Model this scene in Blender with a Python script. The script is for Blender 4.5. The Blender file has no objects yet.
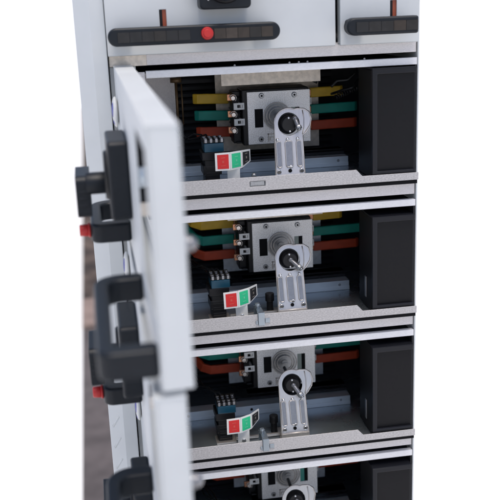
import bpy, bmesh, math, random
from mathutils import Vector, Matrix
random.seed(7)
S = bpy.context.scene
COL = S.collection

# ------------------------------------------------------------------ camera
YAW, PITCH, ROLL = 0.153388, 0.275835, -0.039386
CAM = Vector((-0.19721, -1.21199, 0.09118))
fwd = Vector((math.sin(YAW)*math.cos(PITCH), math.cos(YAW)*math.cos(PITCH), -math.sin(PITCH)))
rt = Vector((math.cos(YAW), -math.sin(YAW), 0)); up = rt.cross(fwd)
r2 = math.cos(ROLL)*rt + math.sin(ROLL)*up
u2 = -math.sin(ROLL)*rt + math.cos(ROLL)*up
cd = bpy.data.cameras.new("camera"); cam = bpy.data.objects.new("camera", cd); COL.objects.link(cam)
M = Matrix((r2, u2, -fwd)).transposed().to_4x4(); M.translation = CAM
cam.matrix_world = M
cd.sensor_width = 36; cd.lens = 36*900/500; cd.clip_start = 0.02; cd.clip_end = 9000
cd.dof.use_dof = True; cd.dof.focus_distance = 1.30; cd.dof.aperture_fstop = 5.4
S.camera = cam
# ------------------------------------------------------------------ light
SUN_EL, SUN_AZ = 74, -80          # azimuth: direction the light comes FROM, degrees from +X anticlockwise
w = bpy.data.worlds.new("World"); S.world = w; w.use_nodes = True
nt = w.node_tree; bg = nt.nodes['Background']
sky = nt.nodes.new('ShaderNodeTexSky'); sky.sky_type = 'NISHITA'; sky.sun_disc = False
sky.sun_elevation = math.radians(SUN_EL); sky.sun_rotation = math.radians(90-SUN_AZ)
sky.dust_density = 3.0; sky.ozone_density = 0.9; sky.air_density = 0.7
nt.links.new(sky.outputs[0], bg.inputs[0]); bg.inputs[1].default_value = 0.15
sd = bpy.data.lights.new("sun", 'SUN'); sun = bpy.data.objects.new("sun", sd); COL.objects.link(sun)
sd.energy = 1.45; sd.angle = math.radians(28); sd.color = (1, .95, .88)
el, az = math.radians(SUN_EL), math.radians(SUN_AZ)
dirv = Vector((math.cos(el)*math.cos(az), math.cos(el)*math.sin(az), math.sin(el)))
sun.rotation_euler = dirv.to_track_quat('Z', 'Y').to_euler()
S.view_settings.view_transform = 'Standard'; S.view_settings.look = 'None'
S.view_settings.exposure = 0.32; S.view_settings.gamma = 1

# ------------------------------------------------------------------ materials
def mat(name, col, rough=.5, metal=0., noise=0., nscale=60, bump=0., bscale=300, col2=None, stretch=(1,1,1), coat=0., spec=.5, rvar=0., detail=4):
    m = bpy.data.materials.new(name); m.use_nodes = True; n = m.node_tree; L = n.links
    b = n.nodes['Principled BSDF']
    b.inputs['Base Color'].default_value = (*col, 1); b.inputs['Roughness'].default_value = rough
    b.inputs['Metallic'].default_value = metal; b.inputs['Specular IOR Level'].default_value = spec
    if coat: b.inputs['Coat Weight'].default_value = coat; b.inputs['Coat Roughness'].default_value = .15
    tc = n.nodes.new('ShaderNodeTexCoord'); mp = n.nodes.new('ShaderNodeMapping'); mp.inputs['Scale'].default_value = stretch
    L.new(tc.outputs['Object'], mp.inputs[0])
    if noise or col2:
        t = n.nodes.new('ShaderNodeTexNoise'); t.inputs['Scale'].default_value = nscale; t.inputs['Detail'].default_value = detail
        L.new(mp.outputs[0], t.inputs[0])
        cr = n.nodes.new('ShaderNodeValToRGB')
        a = [max(0, c*(1-noise)) for c in col]; z = col2 or [min(1, c*(1+noise)) for c in col]
        cr.color_ramp.elements[0].position = .36; cr.color_ramp.elements[1].position = .64
        cr.color_ramp.elements[0].color = (*a, 1); cr.color_ramp.elements[1].color = (*z, 1)
        L.new(t.outputs[0], cr.inputs[0]); L.new(cr.outputs[0], b.inputs['Base Color'])
        if rvar:
            mr = n.nodes.new('ShaderNodeMapRange'); mr.inputs[1].default_value = .3; mr.inputs[2].default_value = .7
            mr.inputs[3].default_value = rough-rvar; mr.inputs[4].default_value = rough+rvar
            L.new(t.outputs[0], mr.inputs[0]); L.new(mr.outputs[0], b.inputs['Roughness'])
    if bump:
        t2 = n.nodes.new('ShaderNodeTexNoise'); t2.inputs['Scale'].default_value = bscale; t2.inputs['Detail'].default_value = 3
        L.new(mp.outputs[0], t2.inputs[0])
        bp = n.nodes.new('ShaderNodeBump'); bp.inputs['Strength'].default_value = bump; bp.inputs['Distance'].default_value = .001
        L.new(t2.outputs[0], bp.inputs['Height']); L.new(bp.outputs[0], b.inputs['Normal'])
    return m
WHITE = mat('light_grey_powder_coat', (.62,.645,.65), .42, noise=.03, nscale=14, detail=8, rvar=.06, bump=.08, bscale=900, spec=.4)
GALV = mat('galvanised_sheet', (.62,.60,.60), .5, .45, noise=.13, nscale=420, bump=.12, bscale=600, rvar=.1)
GALVR = mat('galvanised_rail', (.72,.69,.68), .5, .35, noise=.07, nscale=900, bump=.1, bscale=900, stretch=(.4,1,1), rvar=.08, detail=2)
ZINC = mat('blue_zinc_tray', (.64,.71,.76), .40, .55, noise=.08, nscale=40, bump=.05, bscale=300, stretch=(.3,1,1), rvar=.08)
PLATE = mat('speckled_face_plate', (.88,.86,.83), .42, .3, noise=.2, nscale=650, bump=.2, bscale=700, rvar=.1)
STEEL = mat('polished_steel', (.66,.62,.58), .32, .8, noise=.04, nscale=300, stretch=(2,1,.15), rvar=.04)
LIP = mat('grainy_zinc_lip', (.50,.485,.48), .5, .35, noise=.16, nscale=800, bump=.12, bscale=800, stretch=(.45,1,1), rvar=.08, detail=2)  # darker, grainier zinc than the rail
STRIP = mat('white_zinc_strip', (.80,.80,.81), .45, .2, noise=.04, nscale=700, stretch=(.4,1,1))
GROOVE = mat('pressed_rib_steel', (.30,.30,.31), .35, .8, noise=.05, nscale=300)
BRIGHT = mat('bright_screw_steel', (.85,.86,.88), .15, 1.)
RING = mat('machined_ring', (.34,.35,.36), .35, .9, noise=.1, nscale=300)
BEIGE = mat('beige_mounting_sheet', (.78,.70,.60), .55, .2, noise=.12, nscale=150, bump=.1)
FLOOR = mat('tray_floor_zinc', (.36,.41,.45), .30, .85, noise=.12, nscale=25, stretch=(.4,1,1), rvar=.08)
SHEET = mat('bluish_mounting_sheet', (.72,.76,.80), .5, .3, noise=.08, nscale=150)
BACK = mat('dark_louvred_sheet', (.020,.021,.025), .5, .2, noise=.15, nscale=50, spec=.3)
DARK = mat('black_interior', (.006,.006,.007), .8, spec=.2)
BODY = mat('black_moulded_body', (.007,.007,.0085), .42, spec=.35, noise=.15, nscale=200, bump=.1)
MODULE = mat('charcoal_module_plastic', (.006,.006,.0075), .45, spec=.22, noise=.06, nscale=300, bump=.15, bscale=1200)
MODEDGE = mat('module_bezel_plastic', (.009,.010,.014), .38, spec=.3)
HANDLE = mat('blue_black_handle_plastic', (.0075,.0105,.015), .42, spec=.32, noise=.08, nscale=200, bump=.12, bscale=900)
SMOKE = mat('smoky_inlay', (.05,.042,.038), .12, noise=.5, nscale=25, stretch=(1,.2,.2), coat=.6)
RED = mat('red_button_plastic', (.54,.022,.02), .4)
YEL = mat('yellow_busbar_sleeve', (.80,.50,.03), .5, noise=.1, nscale=60)
GRN = mat('green_busbar_sleeve', (.008,.33,.25), .5, noise=.1, nscale=60)
RDB = mat('red_busbar_sleeve', (.58,.07,.022), .5, noise=.1, nscale=60)
COPPER = mat('copper_lug', (.55,.27,.16), .35, .9, noise=.15, nscale=200)
BLUE = mat('blue_contact_plastic', (.006,.065,.11), .35)
LWHITE = mat('white_label_plastic', (.75,.75,.72), .45)
LRED = mat('red_label_field', (.60,.008,.008), .5)
LGRN = mat('green_label_field', (.01,.50,.22), .5)
LBLK = mat('black_label_field', (.02,.02,.022), .5)
STICK = mat('sticker_blue', (.06,.07,.35), .4)
ORNG = mat('orange_flag', (.36,.08,.035), .45)
CABLE = mat('black_cable', (.012,.012,.012), .45)
RODM = mat('brass_rod', (.16,.10,.05), .45, .5)
TGRN = mat('teal_flag_plastic', (.03,.30,.24), .3)  # plain teal base colour for one indicator flag
CONC = mat('pale_concrete', (.86,.855,.83), .9, noise=.01, nscale=2, bump=.3, bscale=80)
ASPH = mat('mauve_brown_paving', (.105,.090,.088), .9, noise=.22, nscale=9, bump=.4, bscale=60)
KERB = mat('beige_kerb_stone', (.27,.20,.17), .9, noise=.15, nscale=8)
SOIL = mat('dark_brown_soil', (.045,.032,.027), .95, col2=(.13,.095,.075), noise=.2, nscale=7, detail=8, bump=.6, bscale=30)

# ------------------------------------------------------------------ mesh helpers
class MB:
    def __init__(s): s.bm = bmesh.new()
    def box(s, x0,x1,y0,y1,z0,z1, rot=None, piv=None):
        r = bmesh.ops.create_cube(s.bm, size=1)['verts']
        for v in r:
            v.co = Vector(((x0+x1)/2+v.co.x*(x1-x0), (y0+y1)/2+v.co.y*(y1-y0), (z0+z1)/2+v.co.z*(z1-z0)))
        if rot is not None: bmesh.ops.rotate(s.bm, verts=r, cent=piv or Vector(((x0+x1)/2,(y0+y1)/2,(z0+z1)/2)), matrix=rot)
        return s
    def cyl(s, a, b, r, r2=None, seg=24, caps=True):
        a = Vector(a); b = Vector(b); d = b-a
        m = Matrix.Translation((a+b)/2) @ d.to_track_quat('Z','Y').to_matrix().to_4x4()
        g = bmesh.ops.create_cone(s.bm, cap_ends=caps, segments=seg, radius1=r, radius2=r if r2 is None else r2, depth=d.length, matrix=m)
        for v in g['verts']:
            for f in v.link_faces:
                if len(f.verts) == 4: f.smooth = True
        return s
    def ball(s, c, r, sc=(1,1,1), seg=20):
        m = Matrix.Translation(c) @ Matrix.Diagonal((*sc,1))
        g = bmesh.ops.create_uvsphere(s.bm, u_segments=seg, v_segments=seg//2, radius=r, matrix=m)
        for v in g['verts']:
            for f in v.link_faces: f.smooth = True
        return s
    def tube(s, pts, r, seg=10, closed=False, flat=None):
        pts = [Vector(p) for p in pts]; n = len(pts); rings = []
        for i, p in enumerate(pts):
            if closed: t = (pts[(i+1)%n]-pts[i-1])
            else: t = pts[min(i+1,n-1)]-pts[max(i-1,0)]
            t.normalize(); ref = Vector((0,0,1)) if abs(t.z) < .9 else Vector((0,1,0))
            a = t.cross(ref).normalized(); b = a.cross(t).normalized()
            ra, rb = flat if flat else (r, r)
            rings.append([s.bm.verts.new(p + a*ra*math.cos(2*math.pi*k/seg) + b*rb*math.sin(2*math.pi*k/seg)) for k in range(seg)])
        m = n if closed else n-1
        for i in range(m):
            A, B = rings[i], rings[(i+1)%n]
            for k in range(seg):
                f = s.bm.faces.new((A[k], A[(k+1)%seg], B[(k+1)%seg], B[k])); f.smooth = True
        if not closed:
            s.bm.faces.new(rings[0]); s.bm.faces.new(rings[-1][::-1])
        return s
    def prism(s, poly, y0, y1):            # polygon in X,Z extruded along Y
        A = [s.bm.verts.new((x,y0,z)) for x,z in poly]; B = [s.bm.verts.new((x,y1,z)) for x,z in poly]
        s.bm.faces.new(A); s.bm.faces.new(B[::-1]); n = len(poly)
        for i in range(n): s.bm.faces.new((A[i],B[i],B[(i+1)%n],A[(i+1)%n]))
        return s
    def hprism(s, poly, z0, z1):           # polygon in X,Y extruded along Z
        A = [s.bm.verts.new((x,y,z0)) for x,y in poly]; B = [s.bm.verts.new((x,y,z1)) for x,y in poly]
        s.bm.faces.new(A); s.bm.faces.new(B[::-1]); n = len(poly)
        for i in range(n): s.bm.faces.new((A[i],B[i],B[(i+1)%n],A[(i+1)%n]))
        return s
    def plate(s, outer, holes, y0, y1):    # polygon in X,Z with holes, thickness along Y
        cu = bpy.data.curves.new('tmp', 'CURVE'); cu.dimensions = '2D'; cu.fill_mode = 'BOTH'; cu.extrude = abs(y1-y0)/2
        for loop in [outer]+holes:
            sp = cu.splines.new('POLY'); sp.points.add(len(loop)-1); sp.use_cyclic_u = True
            for i,(x,z) in enumerate(loop): sp.points[i].co = (x, z, 0, 1)
        ob = bpy.data.objects.new('tmp', cu); me = bpy.data.meshes.new_from_object(ob)
        me.transform(Matrix(((1,0,0,0),(0,0,1,(y0+y1)/2),(0,1,0,0),(0,0,0,1))))
        s.bm.from_mesh(me); bpy.data.meshes.remove(me); bpy.data.objects.remove(ob); bpy.data.curves.remove(cu)
        return s
    def shear(s, fn):
        for v in s.bm.verts: v.co = fn(v.co)
        return s
    def build(s, name, m, parent=None, bevel=0., seg=2):
        bmesh.ops.remove_doubles(s.bm, verts=s.bm.verts, dist=1e-6)
        bmesh.ops.recalc_face_normals(s.bm, faces=s.bm.faces)
        me = bpy.data.meshes.new(name); s.bm.to_mesh(me); s.bm.free()
        for mm in (m if isinstance(m, (list,tuple)) else [m]): me.materials.append(mm)
        o = bpy.data.objects.new(name, me); COL.objects.link(o)
        if parent: o.parent = parent
        if bevel:
            b = o.modifiers.new('bevel','BEVEL'); b.width = bevel; b.segments = seg; b.limit_method = 'ANGLE'; b.angle_limit = math.radians(40)
            b.harden_normals = False
        return o
def circ(cx, cz, r, n=32, a0=0, a1=360):
    k = n if a1-a0 == 360 else n+1
    return [(cx+r*math.cos(math.radians(a0+(a1-a0)*i/n)), cz+r*math.sin(math.radians(a0+(a1-a0)*i/n))) for i in range(k)]
def rrect(x0,x1,z0,z1,r,n=6):
    p = []
    for cx,cz,a in ((x1-r,z1-r,0),(x0+r,z1-r,90),(x0+r,z0+r,180),(x1-r,z0+r,270)): p += circ(cx,cz,r,n,a,a+90)
    return p
def rect(x0,x1,z0,z1): return [(x0,z0),(x1,z0),(x1,z1),(x0,z1)]
def empty(name, loc, label=None, cat=None, group=None, parent=None):
    o = bpy.data.objects.new(name, None); COL.objects.link(o); o.location = loc; o.empty_display_size = .02
    if label: o['label'] = label
    if cat: o['category'] = cat
    if group: o['group'] = group
    if parent: o.parent = parent
    return o
def RZ(a): return Matrix.Rotation(math.radians(a), 3, 'Z')

XR = 0.2345       # right end of the cabinet section
XL = -0.1505      # left wall of the drawers
GZ = -1.5         # ground height
P = 0.2           # vertical pitch of the drawers

# ------------------------------------------------------------------ ground
def struct(o): o['kind'] = 'structure'; return o
struct(MB().box(-3000,4000,-60,400,GZ-.3,GZ).build('ground', CONC))
hl = MB()
vv = [hl.bm.verts.new(c) for c in ((-3000,400,GZ),(4000,400,GZ),(4000,1500,70),(-3000,1500,70))]; hl.bm.faces.new(vv)
struct(hl.build('horizon_cover', CONC))  # pale slope added to hide the dark sky strip at the horizon
def ex(Y): return -.3515-.0131*Y
path = MB(); path.hprism([(ex(-3),-3),(.2,-3),(.2,3.13),(ex(3.13),3.13)], GZ-.05, GZ+.004)
struct(path.build('path', ASPH))
kb = MB(); kb.hprism([(ex(3.13),3.13),(.2,3.13),(.2,3.55),(ex(3.55),3.55)], GZ-.05, GZ+.03)
struct(kb.build('kerb', KERB, None, .01))
so = MB(); so.hprism([(ex(3.55),3.55),(.2,3.55),(.2,13),(ex(13),13)], GZ-.05, GZ+.015)
struct(so.build('soil', SOIL))

# ------------------------------------------------------------------ cabinet
cab = empty('switchgear_cabinet', (0,.2,GZ+.004), 'tall light grey steel switchgear cabinet frame holding the stack of drawer units', 'cabinet')
off = Vector((0,-.2,-GZ-.004))
def cpart(mb, name, m, bevel=0., parent=None, seg=2):
    o = mb.build(name, m, None, bevel, seg); o.parent = parent or cab
    if not parent: o.location = off
    return o
ZT, ZB = .42, -1.40
# left upright: flat band, folded bevel band and the side running back
u = MB()
u.hprism([(-.1878,-.004),(-.1878,.03),(-.194,.03),(-.194,.0),(-.2052,.0),(-.2245,.012),(-.2245,.5),(-.2268,.5),(-.2268,.0105),(-.2060,-.004)], ZB, ZT)
upright = cpart(u, 'upright', WHITE, .0012)
vent = MB(); nb = Vector((-.54,-.84,0)).normalized()
for i in range(9):
    zc = -.50-i*.034
    a_ = Vector((-.2105,.0025,zc+.009))+nb*.0012; b_ = Vector((-.2205,.0090,zc-.009))+nb*.0012
    vent.cyl(a_, b_, .0022, seg=10)
cpart(vent, 'pressed_louvres', WHITE)
# inner frame stile behind the door edge
s2 = MB(); s2.box(-.1862,-.1520,.006,.010,ZB,.0068); s2.box(-.1540,-.1520,.010,.03,ZB,.0068)
cpart(s2, 'frame_stile', WHITE, .0008)
ft = MB(); ft.box(-.186,-.1375,.0015,.0055,.0072,.0228); cpart(ft,'corner_tab',BEIGE,.0006)
rp = MB(); rp.box(XR,XR+.0018,.0,.5,ZB,ZT); cpart(rp,'side_panel',WHITE)
bk = MB(); bk.box(-.2240,XR-.0005,.46,.47,ZB,ZT); cpart(bk,'back_panel',GALV)
rf = MB(); rf.box(-.2268,XR+.0018,-.004,.5,ZT+.001,ZT+.02); cpart(rf,'roof_panel',WHITE,.002)
hp = MB(); hp.box(-.1868,XR-.001,-.01,.01,.216,ZT-.002); cpart(hp,'header_panel',WHITE,.003)
pl = MB(); pl.box(-.2268,XR+.0018,-.004,.5,GZ+.006,ZB-.001); cpart(pl,'plinth',MODULE,.002)
lo = MB(); lo.box(-.186,XR-.001,-.012,.005,ZB+.01,-.806); cpart(lo,'lower_panel',WHITE,.003)
for k in range(5):
    z = -P*k
    r = MB()
    x0 = -.1375 if k == 0 else -.1515
    r.box(x0,XR-.001,.0030,.0052,z+.0072,z+.0250)      # face
    r.box(x0,XR-.001,.0052,.0085,z+.0238,z+.0250)
    r.box(x0,XR-.001,.0052,.0400,z+.0072,z+.0090)      # lower flange
    o = cpart(r, 'cross_rail', GALVR, .0011)
    for xx in ((.075,) if k else (-.02,.055,.068,.08,.16)):
        h = MB(); h.cyl((xx,.0045,z+.0262-(.0 if k else .025)),(xx,.0065,z+.0262-(.0 if k else .025)),.0013,seg=14); h2 = h.build('rail_screw', GROOVE, o)

# ------------------------------------------------------------------ door
def loop_handle(u0, u1, zc, h, so, parent):
    """D-shaped pull: two arms and a bowed grip, in door coordinates (u along, -y outwards)"""
    t = .019; n = 8
    outer = []; inner = []
    R = .026
    def arc(cx, cy, r, a0, a1): return [(cx+r*math.cos(math.radians(a0+(a1-a0)*i/n)), cy+r*math.sin(math.radians(a0+(a1-a0)*i/n))) for i in range(n+1)]
    outer = [(u0,0)] + arc(u0+R, -so+R, R, 180, 270) + arc(u1-.012, -so+.012, .012, 270, 360) + [(u1,0)]
    ti = .013; r = .012
    inner = [(u1-t,0)] + arc(u1-t-.004, -so+ti+.004, .004, 0, -90) + arc(u0+t+r, -so+ti+r, r, 270, 180) + [(u0+t,0)]
    m = MB(); m.hprism(outer+inner, zc-h/2, zc+h/2)
    return m.build('pull_handle', HANDLE, parent, .0032, 3)
def rotary(u0, z0, parent, d0=.0, turned=True, w=.066, h=.066, t=.030):
    m = MB(); m.prism(rrect(u0,u0+w,z0,z0+h,.006), d0-t, d0)
    o = m.build('rotary_handle', HANDLE, parent, .003, 3)
    cx, cz = u0+w/2, z0+h/2; f = d0-t
    k = MB(); k.cyl((cx,f-.0005,cz),(cx,f-.0038,cz),.027,.025,seg=40); k.build('dial_ring', BODY, o, .0008)
    if turned:
        cx -= .012
        g = MB(); g.cyl((cx-.006,f-.0034,-.0990),(cx-.006,f-.024,-.0990),.0120,seg=28)
        g.prism(rrect(.168,.240,-.136,-.090,.008), f-.0355, f-.0200)
        for i in range(3): g.box(.2395,.2412,f-.0325,f-.0225,-.108-i*.0075,-.105-i*.0075)
        g.build('rotary_grip', HANDLE, o, .002, 2)
    else:
        g = MB(); g.box(cx-.009,cx+.009,f-.022,f-.004,cz-.023,cz+.025, rot=Matrix.Rotation(math.radians(20),3,'Y')); g.build('rotary_grip', HANDLE, o, .004, 3)
        g = MB(); g.box(cx-.0245,cx-.012,f-.0052,f-.0042,cz-.0185,cz-.0165, rot=Matrix.Rotation(math.radians(-38),3,'Y')); g.build('white_mark', LWHITE, o)
    return o
def open_door(k, parent, ang):
    W, zt, zb, t = .602, .0095, -.1852, .024
    d = MB()
    hole = rect(.445,.588,-.145,-.010)
    d.plate(rect(0,W,zb,zt), [hole], 0, .0016)
    d.box(0,W,.0016,t,zt-.0016,zt); d.box(0,W,.0016,t,zb,zb+.0016)
    d.box(W-.0016,W,.0016,t,zb+.0016,zt-.0016); d.box(0,.0016,.0016,t,zb+.0016,zt-.0016)
    d.box(W-.022,W-.0016,t-.0016,t,zb+.0016,zt-.0016)
    d.box(.0016,.022,t-.0016,t,zb+.0016,zt-.0016)
    d.box(.022,W-.022,t-.0016,t,zb+.0016,zb+.02)
    d.box(.022,.435,t-.0016,t,zt-.014,zt-.0016)
    door = d.build('open_door', WHITE, parent, .0007)
    door.location = (-.1812, -.0012, 0); door.rotation_euler = (0,0,math.radians(ang))
    rotary(.205, -.129, door, w=.092, h=.083, t=.0215)
    loop_handle(.085, .217, -.1610, .022, .045, door)
    loop_handle(.398, .597, -.1655, .023, .045, door)
    b = MB(); b.cyl((.200,-.0452,-.1590),(.200,-.048,-.1590),.0085,seg=28); b.cyl((.200,-.048,-.1590),(.200,-.0575,-.1590),.0072,.0064,seg=28)
    b.build('release_button', RED, door, .001)
    q = MB(); q.box(.360,.372,.0020,.0218,-.0590,-.0085); q.box(.360,.372,.0020,.0218,-.0940,-.0790); q.build('opening_shade_block', DARK, door)  # black blocks paint the dark shade seen through the door opening
    q = MB(); q.box(.366,.372,.0022,.0216,-.0785,-.0595); q.cyl((.374,.007,-.0785),(.374,.007,-.0595),.0035); q.cyl((.374,.016,-.0785),(.374,.016,-.0595),.0035); q.build('zinc_stand_in', ZINC, door)  # added block, stands for zinc metal glimpsed through the opening
    q = MB(); q.box(.362,.370,.0022,.0216,-.1080,-.0945); q.build('rail_stand_in', BEIGE, door)  # added block, stands for the cabinet rail glimpsed through the opening
    st = MB(); st.ball((.075,-.0036,-.042),.019,(1,.23,1),32); s_ = st.build('round_sticker', LWHITE, door)
    bl = MB(); bl.ball((.080,-.0045,-.040),.0125,(.8,.32,1.),24); bl.ball((.082,-.0042,-.053),.0045,(1,.7,1),16); bl.build('sticker_print', STICK, s_)
    sb = MB(); sb.cyl((.555,t,-.088),(.555,t+.006,-.088),.0075,seg=20); sb.ball((.555,t+.007,-.088),.0062); sb.build('door_stud', GROOVE, door, .0008)
    return door

# ------------------------------------------------------------------ open drawer unit
def sleeve(pts, h, th, m, parent, name):
    b = MB(); n = len(pts); rings = []
    for i, p in enumerate(pts):
        p = Vector(p); t = (Vector(pts[min(i+1,n-1)])-Vector(pts[max(i-1,0)])).normalized()
        side = Vector((0,0,1)); side = (side - t*side.dot(t)).normalized(); nn = t.cross(side).normalized()
        rings.append([b.bm.verts.new(p+side*(h/2*a)+nn*(th/2*c)) for a,c in ((1,1),(1,-1),(-1,-1),(-1,1))])
    for i in range(n-1):
        for j in range(4): b.bm.faces.new((rings[i][j],rings[i][(j+1)%4],rings[i+1][(j+1)%4],rings[i+1][j]))
    b.bm.faces.new(rings[0]); b.bm.faces.new(rings[-1][::-1])
    return b.build(name, m, parent, .0015, 2)

def unit(k, label, ang):
    rng = random.Random(k+3)
    U = empty('drawer_unit', (0,0,-P*k), label, 'drawer unit', 'open withdrawable drawer units')
    # tray: floor, side walls, front lip
    t = MB(); t.box(XL,XR-.002,-.0105,.30,-.1680,-.1664); tray = t.build('tray_floor', FLOOR, U)
    t = MB(); t.box(XL,XL+.0015,.0,.30,-.1662,-.0005); t.box(XL-.0005,XL+.0095,-.0015,-.0003,-.148,-.001); t.build('side_wall', GALV, U)
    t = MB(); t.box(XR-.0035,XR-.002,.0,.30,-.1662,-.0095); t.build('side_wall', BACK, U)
    t = MB()
    lip = [(XL,-.1690),(XR-.001,-.1690),(XR-.001,-.1585),(.1515,-.1585),(.1430,-.1490),(XL,-.1490)]
    if k == 0: t.plate(lip, [rect(-.0085,.0135,-.1625,-.1550)], -.0125, -.0110)
    else: t.plate(lip, [], -.0125, -.0110)
    t.build('front_lip', LIP, U, .0005)
    t = MB(); t.box(XL+.011,XR-.001,-.0008,.0008,-.0095,0); t.box(XL+.011,XR-.001,.0008,.0075,-.0014,0); t.box(XL+.011,XR-.001,.0008,.012,-.0095,-.0083)
    t.build('top_strip', STRIP, U, .0005)
    t = MB(); t.box(XL+.002,XR-.004,.0125,.228,-.0040,-.0025); t.build('gap_shade_sheet', BACK, U)  # dark sheet added so the gap above the strip reads as shade
    t = MB(); t.box(XL,XR-.002,-.0100,.0015,-.1748,-.1686); t.build('gap_shade_bar', DARK, U)  # black bar added to paint the shade in the lip-to-rail gap
    # rear channel on the tray floor
    t = MB(); t.box(XL+.002,.1655,.113,.1146,-.1662,-.1515); t.box(XL+.002,.1655,.1146,.135,-.1530,-.1515)
    ch = t.build('rear_channel', ZINC, U, .0004)
    for x in (-.104,-.05,.0,.09,.1495):
        h = MB(); h.cyl((x,.1132,-.1575),(x,.1122,-.1575),.0022,seg=14); h.build('channel_rivet', BRIGHT if x>.1 else DARK, ch)
    t = MB(); t.box(XL+.002,.1655,.1116,.1129,-.1662,-.1600); t.build('channel_foot', ZINC, U, .0003)
    # louvred rear sheet
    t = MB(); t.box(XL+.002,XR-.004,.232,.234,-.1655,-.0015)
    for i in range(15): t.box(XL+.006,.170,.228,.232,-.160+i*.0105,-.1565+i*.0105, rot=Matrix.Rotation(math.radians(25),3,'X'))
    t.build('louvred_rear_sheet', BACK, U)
    if k == 0:
        t = MB(); t.box(-.147,-.083,.205,.2065,-.135,-.002); t.build('side_backing_plate', GALV, U, .0005)
    # mounting sheet
    t = MB(); t.box(-.0240,.1410,.199,.201,-.1470,-.004); mp = t.build('mounting_sheet', BEIGE if k == 0 else SHEET, U, .0005)
    t = MB(); t.box(-.0285,.1180,.088,.0895,-.0335,-.0045); t.box(-.0285,.1180,.0895,.120,-.0060,-.0045); t.build('support_beam', BEIGE, U, .0005)
    t = MB()
    for i in range(3): t.box(.0,.165,.150-i*.004,.168-i*.004,-.1455+i*.0,-.1445); t.box(-.02,.165,.135,.1365,-.1505,-.1470)
    t.build('lower_louvre', BACK, U)
    # switch body
    t = MB(); t.box(.0035,.1040,.1080,.155,-.1250,-.0425); t.box(-.0090,.0036,.125,.155,-.1235,-.0450)
    for i in range(4): t.box(-.0060,.0034,.118,.190,-.1230+i*.0225,-.1205+i*.0225)
    for i in range(4): t.box(.1041,.1090,.118,.190,-.1230+i*.0225,-.1205+i*.0225)
    body = t.build('switch_body', BODY, U, .0015)
    t = MB()
    holes = [rect(.0210,.0335,-.0985,-.0710), rect(.0765,.0890,-.0985,-.0710)]
    t.plate([(.0103,-.1235),(.1055,-.1235),(.1055,-.0455),(.0103,-.0455)], holes, .1030,.1046)
    t.box(.0103,.0113,.1047,.1079,-.1235,-.0455); t.box(.1045,.1055,.1047,.1079,-.1235,-.0455); t.box(.0113,.1025,.1047,.1079,-.0465,-.0455)
    fp = t.build('face_plate', PLATE, body, .0005)
    t = MB(); t.box(.0195,.0350,.1048,.1060,-.1005,-.0690); t.build('window_recess', DARK, body)
    t = MB(); t.box(.0835,.0905,.1048,.1060,-.1005,-.0690); t.build('window_recess', DARK, body)
    t = MB(); t.box(.0755,.0834,.1048,.1060,-.1005,-.0690); t.build('indicator_flag', TGRN if k == 3 else mat('pale_flag', (.25,.30,.27), .4), body)
    for (x,z) in ((.032,-.0515),(.0815,-.0525),(.0296,-.1160),(.083,-.1165)):
        t = MB(); t.cyl((x,.1028,z),(x,.1005,z),.0042,.0036,seg=20); t.build('plate_screw', RING, body, .0004)
        t = MB(); t.cyl((x,.1004,z),(x,.0995,z),.0015,seg=6); t.build('screw_socket', DARK, body)
    t = MB(); cx, cz = .0545,-.0825
    t.cyl((cx,.1028,cz),(cx,.1010,cz),.0205,.0195,seg=48); t.cyl((cx,.1012,cz),(cx,.0990,cz),.0125,seg=40); t.cyl((cx,.0992,cz),(cx,.0975,cz),.0055,seg=24); t.box(cx-.004,cx+.004,.0965,.0975,cz-.001,cz+.001)
    dl = t.build('dial', RING, body)
    for r,y in ((.0200,.1008),(.0160,.1006),(.0122,.0988)):
        t = MB(); t.tube([(cx+r*math.cos(a/36*math.tau), y, cz+r*math.sin(a/36*math.tau)) for a in range(36)], .0007, 6, True); t.build('dial_ridge', STEEL, dl)
    t = MB()
    for (x0,x1,z0,z1) in ((.040,.0412,-.1200,-.1085),(.040,.0560,-.1097,-.1085),(.0425,.054,-.114,-.1132),(.0425,.0436,-.1185,-.114)):
        t.box(x0,x1,.1018,.1030,z0,z1)
    t.build('embossed_mark', STEEL, body)
    # terminals and busbars
    body.location = (.0018, .010, -.0013 + (.0035 if k == 2 else 0)); zs = (-.0600,-.0860,-.1115)
    for i,(z,m,nm) in enumerate(zip(zs,(YEL,GRN,RDB),('yellow_busbar','green_busbar','red_busbar'))):
        j = rng.uniform(-.002,.002)
        xl = -.069+.0015*i
        if k == 0: pts = [(-.0055,.185,z-.002),(xl+.014,.185,z),(xl+.009,.189,z)]
        else: pts = [(-.0065,.185,z-.001),(xl+.010,.185,z-.001+j*.4),(xl-.003,.190,z+.003),(xl-.014,.205,z+.014),(xl-.017,.217,z+.021)]
        b_ = sleeve(pts, .0155, .006, m, U, nm)
        t = MB(); t.box(-.0060,.0030,.182,.1845,z-.0065,z+.005); t.build('copper_lug', COPPER, b_, .0008)
        xe = (.176,.200,.199)[i] if k == 0 else (.173,.214,.201)[i]
        b_ = sleeve([(.1240,.185,z),(xe-.004,.185,z+.001),(xe,.190,z+.001)], .0150, .006, m, U, nm)
        t = MB(); t.box(.1105,.1250,.182,.1845,z-.005,z+.005); t.build('copper_lug', COPPER, b_, .0008)
        for x in (-.0015,.1145):
            t = MB(); t.cyl((x,.1805,z-.001),(x,.174,z-.001),.0048,.0044,seg=6); t.cyl((x,.1739,z-.001),(x,.1715,z-.001),.0022,seg=12); t.build('terminal_bolt', RING, body, .0004)
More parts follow.
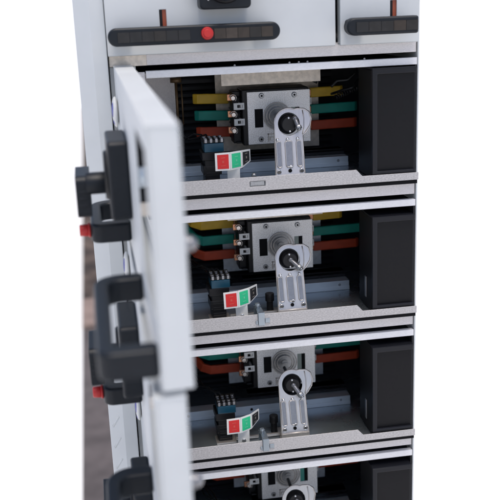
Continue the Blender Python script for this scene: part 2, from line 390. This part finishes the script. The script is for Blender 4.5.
    for z in (-.0655,-.0890):
        t = MB(); t.plate(rect(-.0100,.0060,z-.0050,z+.0050), [rect(-.0045,.0032,z-.0022,z+.0022)], .1040, .1055); t.box(.0005,.0030,.1056,.128,z-.004,z+.004)
        t.build('terminal_clip', LWHITE, body, .0004)
        t = MB(); t.plate(rect(.1065,.1125,z-.0055,z+.0050), [rect(.1085,.1108,z-.0025,z+.0025)], .1240, .1255); t.build('terminal_clip', LWHITE, body, .0004)
    for z in zs:
        z2 = (z-.0912)*.9535+.0912
        t = MB(); t.box(-.0170,-.0055,.1212,.1245,z2-.0055,z2+.0045); l_ = t.build('copper_lug', COPPER, body, .0008)
        t = MB(); t.cyl((-.0085,.1210,z2-.0015),(-.0085,.1170,z2-.0015),.0042,.0036,seg=6); t.tube([(-.0085+.0052*math.cos(a),.1185,z2-.0015+.0052*math.sin(a)) for a in [i*.45-1 for i in range(10)]], .0008, 6); t.build('lug_bolt', STEEL, l_, .0003)
    # operating shaft, bracket and hub
    kx, kz = .0568, -.0865
    fy = lambda z: .0140 + (z+.1560)*.34
    lean = (.0020,-.0005,-.0005,.0)[k]; sx = (0,-.0020,-.0030,-.0030)[k]
    def sh(co): return Vector((co.x + sx + lean*(co.z+.156)/.07, co.y + fy(co.z), co.z))
    pcx, pcz, PR = .0568, -.0860, .0210
    prof = [(.0335,-.1560),(.0755,-.1560),(.0755,-.1030),(.0800,-.0985),(.0868,-.0900),(.0895,-.0810),(.0868,-.0715),(.0800,-.0668),(.0700,-.0660)]
    prof += circ(pcx,pcz,PR,24,66,180)
    t = MB(); t.plate(prof, [circ(kx,kz,.0158,36)[::-1]], 0, .0018); t.shear(sh)
    br = t.build('shaft_bracket', STEEL, U, .0004)
    t = MB(); pr = [(x,0,z) for x,z in prof]; t.tube(pr, .0011, 8, True); t.shear(sh); t.build('rolled_rim', STEEL, br)
    for x in (.0400,.0545,.0690):
        t = MB(); w_ = .0034 if x != .0545 else .0050
        t.prism(rrect(x-w_,x+w_,-.1440,-.1090,.0030,5), -.0016, 0); t.shear(sh); t.build('pressed_rib', GROOVE, br, .0012)
        t = MB(); t.tube([(a_,-.0012,b_) for a_,b_ in rrect(x-w_,x+w_,-.1440,-.1090,.0030,5)], .00075, 6, True); t.shear(sh); t.build('rib_edge', STEEL, br)
        t = MB(); z=-.1065; t.ball((x+sx,fy(z)-.0016,z),.0024); t.build('bracket_rivet', BRIGHT, br)
    for x,z in ((.0385,-.1500),(.0710,-.1500),(.0560,-.1440)):
        t = MB(); t.cyl((x+sx,fy(z),z),(x+sx,fy(z)-.0022,z),.0038 if z<-.148 else .0028,.003 if z<-.148 else .002,seg=16); t.build('bracket_rivet', BRIGHT, br, .0005)
    t = MB(); t.tube([(.0775,0,-.0685),(.0790,0,-.080),(.0782,0,-.092),(.0755,0,-.101)], .0009, 8); t.shear(sh); t.build('rolled_rim', STEEL, br)
    kx += lean+sx
    t = MB(); z=-.1490; t.prism(circ(.0545+sx,z,.0026,14), fy(z)-.0018, fy(z)-.0004); t.build('bracket_hole', DARK, br)
    t = MB(); t.box(.0325+sx,.0765+sx,.0138,.055,-.1663,-.1645); t.box(.0325+sx,.0765+sx,.0125,.0137,-.1663,-.1562); t.build('bracket_foot', STEEL, br, .0004)
    t = MB(); t.cyl((kx,.0980,kz+.003),(kx,.0520,kz),.0026,seg=8); t.build('square_shaft', BODY, U)
    y0 = fy(kz)
    t = MB(); t.cyl((kx,y0+.014,kz),(kx,y0+.0052,kz),.0150,.0150,seg=40); t.cyl((kx,y0+.005,kz),(kx,y0-.0035,kz),.0140,.0105,seg=40)
    hub = t.build('shaft_hub', BODY, U, .0008)
    for dx,dz in ((-.001,.0092),(.0005,-.0098)):
        t = MB(); t.ball((kx+dx,y0-.0035,kz+dz),.0019); t.build('hub_screw', BRIGHT, hub)
    a = (-32,-42,-55,-50)[k]; L = (.013,.018,.020,.018)[k]
    ex_, ez_ = math.cos(math.radians(a)), math.sin(math.radians(a))
    t = MB(); p0 = Vector((kx+.001,y0-.004,kz+.001)); p1 = Vector((kx+ex_*L,y0-.014,kz+ez_*L*.9))
    if k == 0: p0, p1 = Vector((kx+.008,y0-.004,kz+.008)), Vector((kx+.012,y0-.012,kz-.006))
    t.cyl(p0,p1,.0034,seg=16); t.ball(p0,.0040); t.build('drive_pin', GROOVE, hub, .0003)
    t = MB(); t.cyl(p1-(p1-p0)*.28,p1,.0050,seg=6); t.cyl(p1,p1+(p1-p0)*.12,.0030,seg=12); t.ball(p0+Vector((0,-.0035,0)),.0016); t.build('pin_head', RING, hub, .0005)
    # auxiliary contact block
    ax, ay = -.0535, .045
    t = MB()
    t.hprism([(ax-.0110,ay-.016),(ax+.0095,ay-.016),(ax+.0095,ay+.016),(ax-.0110,ay+.016)], -.1655,-.1290); t.box(ax-.0135,ax+.0125,ay-.017,ay+.017,-.1500,-.1370)
    t.box(ax-.0145,ax+.0150,ay-.018,ay+.018,-.1290,-.1180)
    for i in range(3): t.box(ax-.0100,ax+.0085,ay-.0175,ay-.0160,-.160+i*.009,-.1555+i*.009)
    ab = t.build('contact_block', BODY, U, .0012)
    for q in range(2+k%2):
        zc_ = -.104; xq = ax-.008+q*.008
        w_ = MB(); w_.tube([(xq,ay+.010,zc_),(xq-.002-q*.002,ay+.018,zc_+.006),(xq-.010-.004*q,ay+.045,zc_+.004-.006*q),(xq-.022,ay+.085,zc_-.010),(xq-.030-.003*q,ay+.130,zc_-.004*q)], .0013, 8); w_.build('control_wire', CABLE, U)
    t = MB(); t.box(ax-.0110,ax+.0165,ay-.0182,ay+.016,-.1178,-.1055); t.build('blue_cap', BLUE, ab, .001)
    t = MB(); t.box(ax-.0120,ax+.0180,ay-.0175,ay+.017,-.1053,-.1005); t.build('terminal_top', BODY, ab, .001)
    for i in range(4):
        for j in range(2):
            x = ax-.0085+i*.0075; y = ay-.012+j*.017
            t = MB(); t.cyl((x,y,-.1005),(x,y,-.0982),.0026,seg=12); t.box(x-.0018,x+.0018,y-.0070,y-.0052,-.1045,-.0990); t.build('terminal_screw', GROOVE, ab, .0004)
    t = MB(); t.box(ax-.0155,ax+.0150,ay-.022,ay+.004,-.1662,-.1640); t.box(ax+.015,.0330,ay-.018,ay-.0135,-.1640,-.1605); t.build('block_foot', STEEL, ab, .0005)
    # bent label plate: red, green, black
    lz0, lz1 = -.1395, -.1150
    n0, n1, n2, n3 = Vector((-.0535,.0)), Vector((-.0325,.0020)), Vector((-.0155,.0110)), Vector((-.0005,.0300))
    lab = MB(); th = .0012
    def panel(mb, A, B, zA0,zA1,zB0,zB1, offy, th):
        d = (B-A).normalized(); n_ = Vector((d.y,-d.x))
        vs = []
        for o_ in (offy, offy+th):
            for (q,z) in ((A,zA0),(B,zB0),(B,zB1),(A,zA1)): vs.append(mb.bm.verts.new((q.x+n_.x*o_, q.y+n_.y*o_, z)))
        a_,b_,c_,d_,e_,f_,g_,h_ = vs
        for f in ((a_,b_,c_,d_),(h_,g_,f_,e_),(a_,e_,f_,b_),(b_,f_,g_,c_),(c_,g_,h_,d_),(d_,h_,e_,a_)): mb.bm.faces.new(f)
    panel(lab,n0,n1,lz0,lz1,lz0-.0005,lz1,0,th); panel(lab,n1,n2,lz0-.0005,lz1,lz0,lz1,0,th); panel(lab,n2,n3,lz0,lz1,lz0+.0055,lz1-.0020,0,th)
    lab.box(-.0360,-.0185,.0075,.0087,-.1650,lz0+.004)
    lo_ = lab.build('indicator_plate', LWHITE, U)
    lo_.rotation_euler = (0, math.radians((0,-1.2,.8,0)[k]), 0)
    def field(A,B,s0,s1,zA0,zA1,zB0,zB1,m,name):
        f_ = MB(); panel(f_, A.lerp(B,s0), A.lerp(B,s1), zA0,zA1,zB0,zB1, th+.0001, .0004); o_ = f_.build(name, m, lo_)
        g = MB()
        c0,c1 = s0+(s1-s0)*.3, s0+(s1-s0)*.7
        zm = (zA0+zA1+zB0+zB1)/4
        for q,(e0,e1,hh) in enumerate(((.32,.68,.0011),(.42,.58,.0030),(.30,.70,.0009))):
            zz = zm+.0055-q*.0055
            panel(g, A.lerp(B,s0+(s1-s0)*e0), A.lerp(B,s0+(s1-s0)*e1), zz-hh/2,zz+hh/2,zz-hh/2,zz+hh/2, th+.0006, .0002)
        g.build('field_print', mat('faded_print',(.60,.07,.05) if m is LRED else (.12,.55,.32) if m is LGRN else (.22,.20,.17),.5), o_)
    field(n0,n1,.14,.90,lz0+.0025,lz1-.0025,lz0+.0020,lz1-.0025,LRED,'red_field')
    field(n1,n2,.12,.90,lz0+.0020,lz1-.0025,lz0+.0025,lz1-.0025,LGRN,'green_field')
    field(n2,n3,.10,.86,lz0+.0030,lz1-.0028,lz0+.0070,lz1-.0042,LBLK,'black_field')
    t = MB(); t.cyl((-.0272,.0075,-.1560),(-.0272,.0050,-.1560),.0034,seg=18); t.build('plate_screw', BRIGHT, lo_, .0006)
    # latch over the front lip
    t = MB()
    if k == 0:
        t.box(-.0075,.0125,-.0105,-.0085,-.1620,-.1555); t.ball((.0005,.004,-.150),.0035)
        t.build('latch_clip', RING, U, .0004)
    else:
        t.box(-.0040,.0055,-.0150,-.0130,-.1660,-.1460); t.box(-.0040,.0050,-.0130,.0110,-.1475,-.1460)
        t.box(-.0075,-.0045,-.0142,-.0128,-.1640,-.1580); t.box(.0060,.0130,-.0142,-.0128,-.1625,-.1555)
        t.cyl((-.0015,.006,-.1462),(-.0015,.006,-.1385),.0040,seg=6); t.box(-.006,.004,.0105,.012,-.1660,-.1430)
        t.build('latch_clip', FLOOR, U, .0008)
        t = MB(); t.cyl((.024,.045,-.1664),(.024,.045,-.1400),.0050,seg=12); t.cyl((.024,.045,-.150),(.024,.045,-.138),.0068,seg=12); t.build('limit_switch', BODY, U, .0008)
    # black module at the right
    mt = -.0125 if k == 0 else -.0215
    t = MB(); t.box(.1675,XR-.004,-.0030,.062,-.1655,mt-.001)
    md = t.build('module_box', MODULE, U, .0015)
    t = MB()
    t.plate([(.1672,-.1590),(XR-.0041,-.1590),(XR-.0041,-.1540),(.1745,-.1540),(.1745,mt-.007),(XR-.0041,mt-.007),(XR-.0041,mt),(.1672,mt)], [], -.0090,-.0032)
    t.build('module_bezel', MODEDGE, md, .0012)
    t = MB(); t.box(.1672,XR-.0041,-.0085,.05,mt-.0009,mt+.001); t.build('module_top_edge', MODEDGE, md, .0005)
    if k in (1,2):
        t = MB(); t.box(.1662,.1674,.022,.029,-.150,-.118); t.build('module_tab', GROOVE, md, .0004)
    if k == 0:
        for j,(pp) in enumerate((((.142,.12,-.046),(.15,.115,-.037),(.165,.11,-.036),(.178,.11,-.026),(.182,.12,-.018)),
                                 ((.150,.15,-.060),(.160,.12,-.052),(.172,.11,-.048),(.186,.12,-.036)),
                                 ((.100,.16,-.038),(.112,.135,-.034),(.124,.135,-.040)))):
            t = MB()
            P3 = [Vector(q) for q in pp]; out = []
            for i in range(len(P3)-1):
                for s_ in range(5): out.append(P3[i].lerp(P3[i+1], s_/5))
            out.append(P3[-1]); t.tube(out, .0021, 8); t.build('black_cable', CABLE, U)
        t = MB(); t.tube([(.148+i*.0006,.12+.004*math.cos(i*1.1),-.0625+i*.00022+.004*math.sin(i*1.1)) for i in range(60)], .0010, 6); t.build('spiral_wrap', CABLE, U)
        t = MB(); t.cyl((-.0880,.16,-.026),(-.0880,.16,-.098),.0022,seg=10); t.cyl((-.0880,.16,-.024),(-.0880,.16,-.031),.0085,seg=18); t.cyl((-.0800,.16,-.034),(-.0800,.16,-.095),.0012,seg=8); t.build('fixing_rod', RODM, U)
    open_door(k, U, ang)
    return U
ANG = (-89.14, -89.75, -89.4, -89.3)
LAB = ('open drawer unit with its white door swung forward, directly under the closed white front panels',
       'open drawer unit second down, its door hanging just below the topmost open door',
       'open drawer unit third down, with silver latch clip well left of its slotted steel bracket',
       'lowest open drawer unit, cut off by the bottom edge of the picture')
for k in range(4): unit(k, LAB[k], ANG[k])

# ------------------------------------------------------------------ closed drawer fronts of the top row
def closed(x0, x1, label, full):
    U = empty('closed_drawer_unit', (x0,0,0), label, 'drawer unit')
    D = x0
    t = MB(); z0, z1 = .0220, .2130
    hx = .0735
    t.plate([(0,z0),(x1-x0,z0),(x1-x0,z1),(0,z1)], [rect(hx-.0045,hx+.0045,.052,.0775)], -.0135, -.0115)
    t.box(0,x1-x0,-.0115,.0020,z0,z0+.0016); t.box(0,.0016,-.0115,.0020,z0+.0017,z1); t.box(x1-x0-.0016,x1-x0,-.0115,.0020,z0+.0017,z1)
    fr = t.build('front_panel', WHITE, U, .0009)
    t = MB(); t.box(hx-.0005,hx+.0060,-.0112,-.0100,.050,.079); t.build('orange_indicator', ORNG, U)
    t = MB(); t.box(hx-.0055,hx-.0006,-.0112,-.0100,.050,.079); t.build('indicator_recess', BODY, U)
    t = MB(); t.box(0.002,x1-x0-.002,.01,.30,.030,.033); t.build('tray_floor', GALV, U)
    ha = .001 if full else -.010
    hb = ha+.2190 if full else x1-x0-.0120
    ha = ha if full else -.0005
    zc, hh = .0463, .0225
    t = MB()
    if full: prof = rrect(ha,hb,zc-hh/2,zc+hh/2,hh/2-.0002,10)
    else: prof = circ(ha+hh/2,zc,hh/2,20,90,270)+[(hb,zc-hh/2),(hb,zc+hh/2)]
    t.prism(prof, -.0500, -.0310)
    t.prism(rrect(ha+.006,ha+.030,zc-.009,zc+.009,.004), -.0312, -.0137)
    if full: t.prism(rrect(hb-.030,hb-.006,zc-.009,zc+.009,.004), -.0312, -.0137)
    ph = t.build('pull_handle', HANDLE, U, .0030, 4)
    i0, i1 = ha+.012, hb-(.010 if full else .001)
    n = int((i1-i0)/.0148); st = (i1-i0)/n
    for i in range(n):
        xa = i0+i*st
        if full and abs(xa+st/2-(.1250)) < .016: continue
        m = mat('smoky_inlay_tile', random.choice([(.010,.011,.013),(.013,.013,.014),(.018,.016,.015)] if (i < n*.6 if full else i < 3) else [(.035,.026,.020),(.014,.013,.013),(.050,.038,.030),(.024,.019,.016)]), .18, noise=.2, nscale=80)
        t = MB(); t.prism(rrect(xa+.00015,xa+st-.00015,zc-.0068,zc+.0060,.0006,3), -.0512,-.0498); t.build('inlay_tile', m, ph, .0003)
    if full:
        t = MB(); bx_ = .1255; t.cyl((bx_,-.0500,zc+.0005),(bx_,-.0545,zc+.0005),.0080,.0074,seg=36); t.cyl((bx_,-.0545,zc+.0005),(bx_,-.0560,zc+.0005),.0056,.0050,seg=30)
        t.build('release_button', RED, ph, .0006)
    if full: rotary(.1185, .0755, U, -.0137, turned=False)
    return U
closed(-.1868, .1150, 'closed white drawer front with round red button on its black pull bar, top row', True)
closed(.1215, XR-.0045, 'narrow closed white drawer front at the right end of the top row', False)
